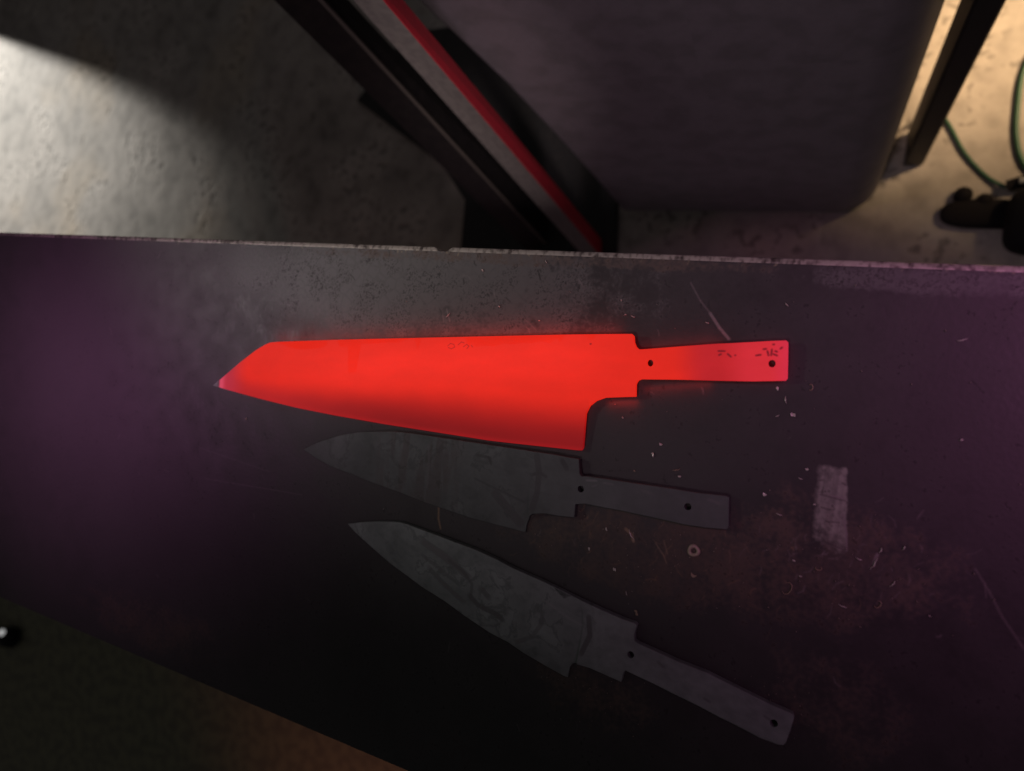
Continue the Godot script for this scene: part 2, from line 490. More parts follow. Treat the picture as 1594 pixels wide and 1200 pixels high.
# cold hammered steel with dark scale and dried quench marks; lines in millimetres are the dark smears of one knife
func scale_material(seed_: int, base: float, smears: Array, dirt: float, brown: float) -> StandardMaterial3D:
	var w := 1000
	var h := 200     # 4 to the millimetre, from x -6, z -4
	var n1 := noise(seed_, 0.008)
	var n2 := noise(seed_ + 1, 0.05)
	n1.domain_warp_enabled = true
	n1.domain_warp_amplitude = 60.0
	n1.domain_warp_frequency = 0.01
	var data := PackedByteArray()
	data.resize(w * h * 3)
	var rough := PackedByteArray()
	rough.resize(w * h)
	for v in h:
		for u in w:
			var a := n1.get_noise_2d(u, v)
			var b := n2.get_noise_2d(u * 0.7, v)
			var blade := 1.0 - sst(130.0, 165.0, u / 4.0 - 6.0)
			var k := 1.0 + 0.55 * a * (0.35 + 0.65 * blade) + 0.24 * b
			var film := smoothstep(0.12, 0.2, a) - smoothstep(0.2, 0.34, a)
			k *= 1.0 - 0.38 * film * blade
			k *= 1.0 - dirt * smoothstep(0.05, 0.35, b + a * 0.4) * blade
			# rust-brown runs across the blade
			var run := brown * smoothstep(-0.15, 0.3, n2.get_noise_2d(u * 0.5, v * 0.07 + 300.0) + 0.5 * n2.get_noise_2d(u * 1.3, v * 0.15)) * smoothstep(44.0, 62.0, u / 4.0 - 6.0) * (1.0 - smoothstep(92.0, 112.0, u / 4.0 - 6.0))
			run *= 0.55 + 0.9 * clampf(a + 0.5 * b + 0.3, 0.0, 0.5)
			k *= 1.0 - 0.38 * run
			var o := v * w + u
			data[o * 3] = int(255.0 * pow(clampf(base * k * (0.90 + 0.22 * run), 0.0, 1.0), 1.0 / 2.2))
			data[o * 3 + 1] = int(255.0 * pow(clampf(base * k, 0.0, 1.0), 1.0 / 2.2))
			data[o * 3 + 2] = int(255.0 * pow(clampf(base * k * 0.97, 0.0, 1.0), 1.0 / 2.2))
			rough[o] = int(255.0 * clampf(0.56 - 0.12 * a + 0.1 * b, 0.0, 1.0))
	for s in smears:
		var pts := []
		for i in range(0, s[0].size(), 2): pts.append(Vector2((s[0][i] + 6.0) * 4.0, (s[0][i + 1] + 4.0) * 4.0))
		var c := pow(base * s[2], 1.0 / 2.2)
		stroke(data, w, h, pts, s[1], Color(c, c, c), s[3])
	var m := StandardMaterial3D.new()
	m.albedo_texture = texture(data, w, h)
	m.roughness_texture = texture(rough, w, h, Image.FORMAT_L8)
	m.metallic = 0.0
	m.metallic_specular = 0.45
	return m

# ------------------------------------------------------------------ the place

func spot(called: String, at: Vector3, to: Vector3, angle: float, blend: float, energy: float, c: Color, size: float) -> void:
	var l := SpotLight3D.new()
	l.name = called
	add_child(l)
	l.look_at_from_position(at, to, Vector3.UP if absf((to - at).normalized().y) < 0.98 else Vector3.RIGHT)
	l.spot_angle = angle
	l.spot_angle_attenuation = blend
	l.light_energy = energy
	l.light_color = c.linear_to_srgb()
	l.light_size = size
	l.spot_range = 12.0
	l.spot_attenuation = 2.0
	l.shadow_enabled = true

func setup() -> void:
	var cam := Camera3D.new()
	cam.name = "camera"
	add_child(cam)
	cam.transform = Transform3D(Basis(Vector3(0.90700660, -0.40231751, -0.12441724), Vector3(-0.11582689, 0.04571790, -0.99221671), Vector3(0.40487425, 0.91435798, -0.00513275)), Vector3(0, TOP + 0.29469530, 0))
	cam.fov = 61.9275
	cam.near = 0.02
	cam.far = 60.0
	var at := CameraAttributesPhysical.new()
	at.frustum_focal_length = 20.0
	at.frustum_focus_distance = 0.315
	at.frustum_near = 0.02
	at.frustum_far = 60.0
	at.exposure_aperture = 5.4
	cam.attributes = at
	cam.current = true
	var we := WorldEnvironment.new()
	we.name = "environment"
	var e := Environment.new()
	e.background_mode = Environment.BG_COLOR
	e.background_color = Color(0.042, 0.040, 0.040).linear_to_srgb()      # the dim shop around the bench
	e.tonemap_mode = Environment.TONE_MAPPER_LINEAR
	e.tonemap_exposure = 1.0
	e.sdfgi_enabled = true
	e.ssao_enabled = true
	e.ssil_enabled = true
	we.environment = e
	add_child(we)
	# work light low on the floor at the left; bench lamp up behind the left; warm light on the floor at the right; added fills for cabinet, stand and violet lens haze; the forge's mouth
	spot("floor_work_light", Vector3(-3.791, 0.504, -1.315), Vector3(-2.923, 0, -0.910), 18.3, 0.30, 15.5, Color(1.0, 0.99, 0.92), 0.055)
	spot("bench_lamp", Vector3(-0.82, 1.31, -0.08), Vector3(-0.20, TOP, -0.13), 17.5, 1.0, 0.155, Color(1.0, 0.93, 0.88), 0.045)
	spot("cabinet_fill", Vector3(-0.16, 1.95, 0.36), Vector3(-0.20, 0.12, -0.52), 15.0, 1.0, 0.35, Color(1.0, 0.80, 0.90), 0.06)  # added fill lifting the cabinet and back floor, no known source
	spot("stand_fill", Vector3(0.22, 1.90, 0.30), Vector3(-0.315, 0.50, -0.265), 4.6, 1.0, 1.1, Color(1.0, 0.86, 0.80), 0.04)  # narrow fill added only to brighten the stand's bars
	spot("warm_floor_light", Vector3(0.85, 1.0, -0.80), Vector3(0.235, 0, -0.625), 13.0, 0.75, 4.2, Color(1.0, 0.68, 0.36), 0.12)
	spot("violet_fill_right", Vector3(0.46, 1.40, -0.20), Vector3(0.11, TOP, -0.045), 12.5, 1.0, 0.33, Color(1.0, 0.32, 0.78), 0.1)  # added fill imitating purple lens haze on the right of the bench
	spot("violet_fill_left", Vector3(-0.90, 1.45, 0.06), Vector3(-0.47, TOP, 0.03), 11.5, 1.0, 0.33, Color(1.0, 0.38, 0.84), 0.1)  # its left counterpart, likewise added for the lens haze
	spot("forge_mouth", Vector3(-0.30, 0.55, 1.45), Vector3(-0.58, 0, 0.80), 30.0, 1.0, 0.20, Color(1.0, 0.30, 0.20), 0.12)

func bench() -> void:
	var t := thing("workbench", "dark worn steel workbench top carrying the red-hot and the two cold knife blanks", "workbench", Vector3(0, 0, 0))
	var x0 := -1.05
	var x1 := 0.42
	var zf := -0.0645    # where the flat top meets the worn far edge
	var zn := 0.2085
	var th := 0.012
	var st := new_st()
	var uv := func(p: Vector3) -> Vector2: return Vector2((p.x + 0.62) / 0.74, (p.z + 0.07) / 0.28)
	var c := [Vector3(x0, TOP, zf), Vector3(x1, TOP, zf), Vector3(x1, TOP, zn), Vector3(x0, TOP, zn)]
	tri(st, c[0], c[1], c[2], uv.call(c[0]), uv.call(c[1]), uv.call(c[2]))
	tri(st, c[0], c[2], c[3], uv.call(c[0]), uv.call(c[2]), uv.call(c[3]))
	var d := []
	for p in c: d.append(p - Vector3(0, th, 0))
	for k in 4:
		if k == 0: continue
		var a: Vector3 = c[k]
		var b: Vector3 = c[(k + 1) % 4]
		tri(st, b, a, d[k], uv.call(b), uv.call(a), uv.call(a))
		tri(st, b, d[k], d[(k + 1) % 4], uv.call(b), uv.call(a), uv.call(b))
	tri(st, d[0], d[2], d[1]); tri(st, d[0], d[3], d[2])
	obj("bench_top", done(st), bench_material(), t)
	# the far edge: a rounded, hammered lip with one nick, bare steel where it is rubbed
	st = new_st()
	var nz := noise(41, 140.0)
	var ny := noise(42, 420.0)
	var prev := []
	var n := 900
	for i in n + 1:
		var x := lerpf(x0, x1, i / float(n))
		var w := nz.get_noise_1d(x) * 0.00022 + ny.get_noise_1d(x) * 0.00018
		var nick := clampf(1.0 - absf(x + 0.1803) / 0.0052, 0.0, 1.0)
		nick = smoothstep(0.0, 0.8, nick) * 0.0034
		var lip := 0.00095 + 0.00035 * nz.get_noise_1d(x + 3.0)
		var zi := zf
		var row := [Vector3(x, TOP, zi), Vector3(x, TOP - 0.0001 - nick * 0.02, minf(zi, -0.0672 + lip + w + nick)), Vector3(x, TOP - 0.0006 - w - nick * 0.3, -0.0672 + lip * 0.35 + w + nick), Vector3(x, TOP - 0.0016, -0.0672 + nick * 0.9), Vector3(x, TOP - th, -0.0672 + nick * 0.4)]
		if i > 0:
			for k in 4:
				var us: Array = [uv.call(prev[k]), uv.call(row[k]), uv.call(row[k + 1]), uv.call(prev[k + 1])]
				tri(st, row[k], prev[k], prev[k + 1], us[1], us[0], us[3], 1)
				tri(st, row[k], prev[k + 1], row[k + 1], us[1], us[3], us[2], 1)
		prev = row
	obj("worn_edge", done(st), edge_material(), t)
	st = new_st()
	chamfer_box(st, Vector3((x0 + x1) / 2, TOP - th - 0.022, 0.07), Vector3(x1 - x0 - 0.1, 0.042, 0.2), 0.002)
	var dark := mat(Color(0.03, 0.028, 0.03), 0.6)
	obj("under_frame", done(st), dark, t)
	for q in [[x0 + 0.09, -0.01], [x1 - 0.09, -0.01], [x0 + 0.09, 0.15], [x1 - 0.09, 0.15]]:
		st = new_st()
		chamfer_box(st, Vector3(q[0], (TOP - th - 0.044) / 2 + 0.001, q[1]), Vector3(0.04, TOP - th - 0.046, 0.04), 0.003)
		obj("leg", done(st), dark, t)

func edge_material() -> StandardMaterial3D:
	var w := 2048
	var h := 32
	var n1 := noise(51, 0.05)
	var n2 := noise(52, 0.012)
	var data := PackedByteArray()
	data.resize(w * h * 3)
	for v in h:
		for u in w:
			var bare := smoothstep(-0.55, 0.25, 0.8 * n1.get_noise_2d(u * 2.2, v * 5.0) + 0.6 * n2.get_noise_2d(u, v))
			var c := Vector3(0.055, 0.042, 0.038).lerp(Vector3(0.42, 0.38, 0.33), bare * 0.9)
			var o := (v * w + u) * 3
			for k in 3: data[o + k] = int(255.0 * pow(c[k], 1.0 / 2.2))
	var m := StandardMaterial3D.new()
	m.albedo_texture = texture(data, w, h)
	m.uv1_scale = Vector3(1, 9, 1)
	m.roughness = 0.42
	m.metallic = 0.35
	return m

# root at the spine on the bench; parts blade and tang share one outline
func blank(called: String, label: String, at: Vector3, turn: float, tilt: float, blade: PackedVector2Array, tang: PackedVector2Array, seam: Array, holes: Array, hr: Vector2, tb: Callable, tt: Callable, m: Material, uv0: Vector2, uv1: Vector2) -> Node3D:
	var t := thing(called, label, "knife blank", at)
	t.basis = Basis(Vector3.UP, turn) * Basis(Vector3.RIGHT, -tilt)
	obj("blade", plate(blade, seam, [], hr, tb, uv0, uv1), m, t)
	obj("tang", plate(tang, seam, holes, hr, tt, uv0, uv1), m, t)
	return t

# the light that a glowing edge of the hot blank sheds, millimetres in the blank's own frame
func glow(called: String, at: Vector3, size: Vector2, towards: Vector3, energy: float) -> void:
	var l := AreaLight3D.new()
	l.name = called
	var hot: Node3D = get_node("red_hot_knife_blank")
	add_child(l)
	var p: Vector3 = hot.transform * (at * INV)
	l.look_at_from_position(p, p + hot.basis * towards, hot.basis.y)
	l.area_size = size * INV
	l.area_normalize_energy = true
	l.light_energy = energy
	l.light_color = Color(1.0, 0.035, 0.018).linear_to_srgb()
	l.area_range = 3.0
	l.shadow_enabled = true

func knives() -> void:
	var T := 2.2
	blank("red_hot_knife_blank", "glowing red hot knife blank with an angled tip lying on the bench", Vector3(-0.337, 0.7636, 0.006), 0.147, deg_to_rad(-3.0),
		PackedVector2Array([Vector2(254.9, 3.7), Vector2(235.4, 2.7), Vector2(172.6, 0.1), Vector2(98.6, -2.9), Vector2(56.3, -4.2), Vector2(51.4, -4.1), Vector2(47.3, -3), Vector2(40.2, -0.2), Vector2(26.5, 6.9), Vector2(14.6, 13.5), Vector2(2.9, 19.9), Vector2(19.5, 23.9), Vector2(40.1, 28.7), Vector2(69.4, 34.9), Vector2(97, 39.7), Vector2(131.4, 45), Vector2(163.3, 49.4), Vector2(192.9, 53.5), Vector2(206.9, 54.9), Vector2(227.1, 56.8), Vector2(239.7, 57.9), Vector2(241.6, 57.9), Vector2(242.4, 56.6), Vector2(243.7, 45.4), Vector2(244.3, 40.6), Vector2(246.3, 37), Vector2(249.5, 34.7), Vector2(253.9, 33.3)]),
		PackedVector2Array([Vector2(253.9, 33.3), Vector2(262.4, 33.2), Vector2(268.2, 33.2), Vector2(268.3, 30.1), Vector2(268.5, 27.4), Vector2(269.5, 25.9), Vector2(270.9, 25.3), Vector2(288.6, 26.1), Vector2(304.9, 27.1), Vector2(318, 27.8), Vector2(331.3, 28), Vector2(332.1, 27.1), Vector2(332.5, 19.3), Vector2(332.8, 12.1), Vector2(332, 11.2), Vector2(326.1, 11.1), Vector2(310.7, 11.1), Vector2(303.3, 11), Vector2(289.1, 11.3), Vector2(272, 11.7), Vector2(270.2, 11.6), Vector2(269.1, 10.5), Vector2(268.3, 8.4), Vector2(268.2, 5.5), Vector2(267.2, 4.4), Vector2(254.9, 3.7)]),
		[Vector2(254.9, 3.7), Vector2(253.9, 33.3)], [Vector2(275.2, 18.1), Vector2(326.2, 20.6)], Vector2(1.45, 1.6),
		func(p: Vector2) -> float: return T - 0.9 * sst(26.0, 0.0, edge_z(p.x) - p.y) * (1.0 - sst(225.0, 250.0, p.x)),
		func(_p: Vector2) -> float: return T, hot_material(), Vector2(-2, -6), Vector2(338, 62))
	glow("blade_glow", Vector3(155, 1.0, -2.0), Vector2(212, 2.0), Vector3(0.0406, -0.8, -1.0), 0.0009)
	glow("heel_glow", Vector3(261, 1.0, 35.4), Vector2(14, 2.0), Vector3(0, -0.8, 1.0), 0.00005)
	glow("tang_glow", Vector3(288, 1.0, 10.2), Vector2(36, 2.0), Vector3(0, -0.8, -1.0), 0.00008)
	glow("tang_glow_below", Vector3(286, 1.0, 28.6), Vector2(30, 2.0), Vector3(0.04, -0.8, 1.0), 0.00007)
	var plunge := [Vector2(138.7, 0.5), Vector2(142.7, 14.1), Vector2(142.7, 21.9), Vector2(143.4, 32.6)]
	var top := func(p: Vector2) -> float: return (3.6 - 0.30 - 2.1 * sst(2.0, 40.0, p.y)) * lerpf(0.55, 1.0, sst(-10.0, 70.0, p.x))
	var flat := func(p: Vector2) -> float: return 3.6 - 0.3 * sst(168.0, 236.0, p.x)
	var s2 := [[[112.0, 6.0, 120.0, 6.5, 121.0, 9.0], 3.0, 0.5, 0.4], [[119.0, 6.0, 121.0, 10.0], 2.0, 0.4, 0.5], [[143.5, 12.0, 147.0, 10.5, 151.0, 12.0], 3.2, 0.55, 0.4], [[145.0, 2.0, 147.0, 10.0, 147.0, 20.0, 145.0, 29.0], 6.0, 0.62, 0.35], [[112.0, 18.0, 126.0, 22.0, 140.0, 26.0], 2.4, 0.6, 0.35], [[158.0, 3.0, 161.0, 7.0], 5.0, 0.55, 0.4], [[84.0, 4.0, 85.0, 14.0, 84.5, 27.0], 3.0, 1.3, 0.25], [[171.0, 11.0, 176.0, 10.5], 2.4, 1.9, 0.5], [[174.0, 13.5, 176.0, 12.5], 2.0, 1.7, 0.4], [[179.0, 11.0, 184.0, 11.2], 2.2, 1.7, 0.35], [[197.0, 12.0, 202.0, 13.0], 3.0, 1.5, 0.3], [[226.0, 12.0, 231.0, 13.0], 3.0, 1.6, 0.35], [[133.0, 33.0, 136.0, 35.0], 2.0, 1.6, 0.4], [[124.0, 24.0, 139.0, 37.0], 9.0, 0.72, 0.18]]
	blank("cold_knife_blank", "dark cold knife blank lying right under the red hot blade's edge", Vector3(-0.2563, TOP + 0.0001, 0.0374), 0.0417, 0.0,
		PackedVector2Array([Vector2(138.7, 0.5), Vector2(118.3, 0), Vector2(96, -0.5), Vector2(73.7, -1), Vector2(60.7, -0.7), Vector2(39.3, 1.9), Vector2(26.4, 5), Vector2(13.3, 9.7), Vector2(5.3, 13.2), Vector2(-0, 16.4), Vector2(9.9, 20.4), Vector2(20.3, 23.5), Vector2(35.4, 26), Vector2(48.9, 28.7), Vector2(66.8, 31.4), Vector2(84.1, 34.7), Vector2(97.8, 36.6), Vector2(111.1, 38.5), Vector2(121.4, 39.3), Vector2(131.3, 39.9), Vector2(140.4, 40.7), Vector2(141.9, 40.5), Vector2(142.1, 37), Vector2(143.4, 32.6), Vector2(142.7, 21.9), Vector2(142.7, 14.1)]),
		PackedVector2Array([Vector2(143.4, 32.6), Vector2(145.6, 30.7), Vector2(152.1, 29.5), Vector2(159, 29.7), Vector2(166.7, 29.1), Vector2(166.6, 22.9), Vector2(171.1, 22), Vector2(180.5, 22.4), Vector2(190.2, 22.7), Vector2(204, 23.5), Vector2(217.3, 24.4), Vector2(226.3, 24.3), Vector2(234.5, 23.6), Vector2(235.5, 22.6), Vector2(234.6, 9.8), Vector2(233.4, 9.3), Vector2(221.4, 9.6), Vector2(210.8, 9.3), Vector2(194.7, 9.2), Vector2(179.3, 9), Vector2(171.2, 9), Vector2(168.4, 9.4), Vector2(167.5, 8.3), Vector2(166.4, 1.5), Vector2(152.8, 0.8), Vector2(138.7, 0.5), Vector2(142.7, 14.1), Vector2(142.7, 21.9)]),
		plunge, [Vector2(168.6, 15.4), Vector2(217.8, 16.3)], Vector2(1.55, 1.55), top, flat, scale_material(61, 0.074, s2, 0.12, 1.0), Vector2(-6, -4), Vector2(244, 46))
	var s3 := [[[48.0, 7.0, 60.0, 9.0, 72.0, 12.0, 80.0, 15.0], 8.0, 0.68, 0.15], [[66.0, 10.5, 76.0, 13.0, 82.0, 17.0, 83.0, 23.0], 3.6, 0.55, 0.21], [[82.0, 23.0, 88.0, 26.0, 98.0, 26.0, 103.0, 27.5], 5.5, 0.5, 0.21], [[103.0, 27.0, 100.0, 32.0, 92.0, 35.0], 2.2, 0.55, 0.21], [[50.0, 14.0, 64.0, 17.5, 76.0, 20.5], 4.0, 0.66, 0.17], [[56.0, 19.0, 68.0, 24.0, 80.0, 28.0], 5.5, 0.68, 0.15], [[87.0, 17.0, 93.0, 20.0], 6.0, 0.6, 0.20], [[112.0, 35.0, 119.0, 29.0, 122.0, 21.0, 121.0, 14.0], 4.5, 0.68, 0.15], [[121.0, 9.0, 134.0, 12.0, 141.0, 12.5], 3.0, 1.35, 0.20], [[104.0, 22.0, 112.0, 26.0], 7.0, 1.2, 0.13],
		[[143.0, 7.0, 146.0, 15.0, 144.5, 25.0], 5.0, 0.5, 0.45], [[88.0, 10.0, 95.0, 7.0], 3.0, 1.25, 0.17], [[178.0, 13.0, 181.0, 14.0], 2.6, 0.6, 0.40], [[200.0, 19.0, 203.0, 19.5], 2.4, 0.6, 0.40], [[224.0, 15.0, 227.0, 15.5], 2.4, 0.6, 0.40]]
	blank("cold_knife_blank", "dark cold knife blank lying apart at a slant, nearest the bench's near edge", Vector3(-0.2158, TOP + 0.0001, 0.0732), -0.1618, 0.0,
		PackedVector2Array([Vector2(137.2, 1.5), Vector2(118.1, 0.7), Vector2(101.3, 0.7), Vector2(91.9, 0), Vector2(79.3, -0.2), Vector2(68.7, 0.4), Vector2(57.9, 1), Vector2(44, 1.9), Vector2(35.4, 2.5), Vector2(31, 3.4), Vector2(20.2, 7.2), Vector2(10, 11.5), Vector2(-0, 16.5), Vector2(6.1, 19.1), Vector2(17.4, 22.4), Vector2(32.4, 26.5), Vector2(45, 28.7), Vector2(54.5, 30.5), Vector2(69.1, 32), Vector2(82.9, 34.6), Vector2(97.8, 36.6), Vector2(108.1, 36.8), Vector2(117.3, 38.2), Vector2(129.8, 39.1), Vector2(139.4, 39.5), Vector2(141.1, 39.2), Vector2(140.8, 34.2), Vector2(141.7, 31.8), Vector2(143.9, 30.4), Vector2(142.8, 20.3), Vector2(141.7, 11.2)]),
		PackedVector2Array([Vector2(143.9, 30.4), Vector2(150.1, 29.3), Vector2(158.3, 29), Vector2(165.3, 28.7), Vector2(165.2, 24.2), Vector2(165.7, 23), Vector2(170, 23), Vector2(178.5, 22.9), Vector2(188.4, 23.2), Vector2(199.2, 23.3), Vector2(208.1, 23.8), Vector2(215.7, 23.9), Vector2(224.8, 24.4), Vector2(232.2, 23.6), Vector2(233.9, 22.8), Vector2(234.4, 21.4), Vector2(234.6, 15.3), Vector2(234.5, 10.5), Vector2(233.7, 9.2), Vector2(225.4, 9.4), Vector2(216.5, 9.1), Vector2(207.3, 8.7), Vector2(197.9, 8.3), Vector2(186.5, 9), Vector2(174.4, 9), Vector2(167.7, 9), Vector2(165.7, 8.4), Vector2(164.9, 6.3), Vector2(164.8, 1.7), Vector2(163.8, 1.1), Vector2(158.5, 1.6), Vector2(147.4, 1.7), Vector2(137.2, 1.5), Vector2(141.7, 11.2), Vector2(142.8, 20.3)]),
		[Vector2(137.2, 1.5), Vector2(141.7, 11.2), Vector2(142.8, 20.3), Vector2(143.9, 30.4)], [Vector2(165.9, 15.2), Vector2(228.2, 16.1)], Vector2(1.55, 1.55), top, flat, scale_material(66, 0.19, s3, 0.08, 0.0), Vector2(-6, -4), Vector2(244, 46))

# a chip of steel: a small bent, tapering strip, size in millimetres, kinds: 0 flake, 1 hair, 2 curl
func chip(kind: int, size: float) -> ArrayMesh:
	var st := new_st()
	var n := 3 if kind == 0 else 6
	var prev := []
	for i in n + 1:
		var t := i / float(n)
		var p: Vector3
		var wide: float
		if kind == 2:
			var a := lerpf(-2.4, 2.2, t)
			p = Vector3(cos(a) * 0.32 * size, 0.35 + 0.25 * sin(t * 3.0), sin(a) * 0.5 * size)
			wide = 0.17 * sin(PI * (0.12 + 0.76 * t)) + 0.04
		elif kind == 1:
			p = Vector3((t - 0.5) * size, 0.25 + 0.3 * sin(t * PI), rng.randf_range(-0.05, 0.05) * size + sin(t * 2.6) * size * 0.12)
			wide = 0.22 * sin(PI * (0.1 + 0.8 * t))
		else:
			p = Vector3((t - 0.5) * size, 0.25 + rng.randf_range(0.0, 0.4), rng.randf_range(-0.2, 0.2) * size)
			wide = (0.24 + rng.randf_range(0.0, 0.18)) * size * sin(PI * (0.2 + 0.7 * t))
		var side := Vector3(0.15, rng.randf_range(-0.5, 0.5), 1.0).normalized() * wide if kind < 2 else Vector3(p.x, 0.2, p.z).normalized() * wide
		var row := [(p - side) * INV, (p + Vector3(0, 0.14, 0)) * INV, (p + side) * INV, (p - Vector3(0, 0.12, 0)) * INV]
		if i > 0:
			for k in 4:
				var l := (k + 1) % 4
				quad(st, prev[k], row[k], row[l], prev[l])
		prev = row
	return done(st)

func chips() -> void:
	var steel := mat(Color(0.50, 0.46, 0.42), 0.38, 0.25)
	var brown := mat(Color(0.30, 0.22, 0.16), 0.5, 0.2)
	var list := [
		[-0.1548, -0.0554, 0, 1.3, 40, "tiny bright steel flake near the middle of the bench's far edge"],
		[-0.1427, -0.0375, 0, 1.2, 10, "small bright steel fleck just above the middle of the red blade's spine"],
		[-0.1202, -0.0614, 1, 2.0, 60, "short pale splinter close to the far edge, right of the nick"],
		[-0.120, -0.0319, 0, 0.8, 0, "very small pale speck touching the glow above the red blade"],
		[-0.1722, -0.0308, 1, 3.2, -55, "thin bright steel hair over the left half of the red blade's spine"],
		[-0.0802, -0.0444, 0, 1.0, 70, "upper speck of the group above the red blade's heel corner"],
		[-0.0773, -0.0379, 0, 0.9, 0, "left speck of the pair just above the red blade's square end"],
		[-0.0736, -0.0375, 1, 2.2, 15, "right splinter of the pair just above the red blade's square end"],
		[-0.0401, -0.0371, 1, 1.8, 10, "small splinter left of the long pale scratch above the red tang"],
		[-0.0085, -0.0472, 1, 2.0, 35, "pale splinter above the end of the red tang"],
		[0.0548, -0.0379, 1, 3.8, -18, "long pale splinter alone on the right side of the bench"],
		[-0.0081, -0.0113, 0, 1.6, 80, "pale flake just under the end of the red tang"],
		[0.0046, -0.0133, 2, 2.6, 0, "faint ring-shaped curl right of the red tang's end"],
		[-0.0007, -0.0012, 0, 2.2, 30, "bright crumpled flake below and right of the red tang"],
		[-0.0068, 0.0001, 1, 1.8, -40, "short splinter left of the crumpled flake below the red tang"],
		[-0.0040, -0.0070, 1, 3.2, 75, "upright pale hair between the red tang and the crumpled flake"],
		[-0.0536, 0.0194, 0, 1.5, 20, "bright flake midway between the red tang and the cold tang below it"],
		[-0.0567, 0.0249, 0, 2.0, 60, "largest bright flake between the red tang and the cold tang below it"],
		[-0.0639, 0.0335, 0, 1.0, 0, "faint speck above the upper cold tang's pin hole"],
		[-0.0454, 0.0295, 1, 3.6, -25, "faint slanting splinter above the upper cold tang"],
		[-0.0436, 0.0323, 0, 1.4, 10, "small pale flake under the slanting splinter above the upper cold tang"],
		[-0.0724, 0.0099, 0, 1.0, 30, "pale speck in the hollow of the red blade's heel"],
		[0.0116, 0.0345, 0, 1.1, 0, "speck just left of the bare rubbed strip"],
		[-0.0012, 0.041, 1, 2.6, 5, "small bright splinter right of the upper cold tang's end"],
		[-0.0078, 0.0340, 0, 1.6, 20, "pale flake right of the upper cold tang's top corner"],
		[0.0071, 0.0208, 0, 1.3, 0, "upper flake of the pair left of the bare strip's top"],
		[0.0051, 0.0247, 1, 1.8, 10, "lower splinter of the pair left of the bare strip's top"],
		[-0.0806, 0.0733, 0, 1.5, 60, "pale flake below the rusty patch's left end"],
		[-0.0735, 0.0625, 0, 1.6, 50, "leftmost bright flake on the rusty patch under the upper cold tang"],
		[-0.0615, 0.0622, 1, 5.0, 55, "long bright hair of steel on the rusty patch"],
		[-0.0673, 0.0799, 0, 1.8, 30, "bright V-shaped flake between the rusty patch and the lower cold blank"],
		[-0.0604, 0.0893, 1, 2.2, 65, "short bright splinter above the lower cold blank's shoulder"],
		[-0.0549, 0.0968, 0, 2.6, 40, "brownish flake against the lower cold blank's shoulder corner"],
		[0.0053, 0.0708, 2, 5.4, 20, "long open loop of steel shaving left of the rubbed strip's foot"],
		[0.0098, 0.0649, 0, 1.2, 0, "speck beside the steel loop, under the rubbed strip"],
		[0.0160, 0.0599, 2, 2.4, 80, "small curl at the foot of the bare rubbed strip"],
		[0.0066, 0.0589, 0, 1.2, 0, "speck left of the rubbed strip's foot"],
		[0.0299, 0.0528, 1, 2.6, 10, "little splinter right of the rubbed strip's foot"],
		[0.0349, 0.0535, 1, 5.6, -75, "tall bright hair of steel right of the rubbed strip"],
		[0.0368, 0.0479, 1, 2.4, -75, "short bright hair above the tall one, right of the rubbed strip"],
		[0.0445, 0.0452, 1, 2.0, -75, "rightmost short hair of steel beside the rubbed strip"],
		[0.0422, 0.0599, 1, 3.4, -60, "bent hair of steel on the dark right part of the bench"],
		[0.0264, 0.0727, 1, 3.4, 5, "flat bright splinter alone below the rubbed strip"],
		[0.0383, 0.0691, 2, 3.2, 30, "faint curl on the dark lower right of the bench"],
		[0.0559, 0.0691, 0, 0.8, 0, "tiny bright point on the far right of the bench"],
		[-0.0323, 0.0743, 0, 2.4, 10, "brownish flake below the small washer"],
		[0.0589, 0.0006, 0, 1.2, 0, "small blue-white speck on the right, level with the red blade's edge"],
		[-0.3037, 0.0424, 0, 1.4, 80, "faint speck left below the red blade's tip"],
	]
	for c in list:
		var o := obj("steel_chip", chip(c[2], c[3]), brown if c[5].begins_with("brownish") or c[5].begins_with("faint") or c[2] == 2 else steel)
		o.position = Vector3(c[0], TOP + 0.00015, c[1])
		o.rotation_degrees.y = -c[4]
		tag(o, c[5], "steel chip", "steel chips scattered on the bench")
	# the small ring under the upper cold tang
	var st := new_st()
	var prof := [Vector2(1.15, 0.0), Vector2(1.2, 0.55), Vector2(1.6, 0.85), Vector2(2.3, 0.8), Vector2(2.75, 0.4), Vector2(2.8, 0.0)]
	for k in 28:
		for i in prof.size() - 1:
			var q := []
			for s in [[i, k], [i, k + 1], [i + 1, k + 1], [i + 1, k]]:
				var a: float = TAU * s[1] / 28.0
				var rr: float = prof[s[0]].x * (1.0 + 0.05 * sin(a * 3.0 + 1.0))
				q.append(Vector3(cos(a) * rr, prof[s[0]].y * (1.0 + 0.15 * sin(a * 2.0)), sin(a) * rr) * INV)
			quad(st, q[0], q[1], q[2], q[3], 1)
	var w := obj("small_washer", done(st), mat(Color(0.34, 0.27, 0.21), 0.5, 0.2))
	w.position = Vector3(-0.0336, TOP + 0.0001, 0.0637)
	tag(w, "small pale steel washer lying on the bench under the upper cold tang", "washer")
	# scale dust: too fine and too many to count
	var grainm := chip(0, 0.55)
	var mm := MultiMesh.new()
	mm.transform_format = MultiMesh.TRANSFORM_3D
	mm.mesh = grainm
	mm.instance_count = 200
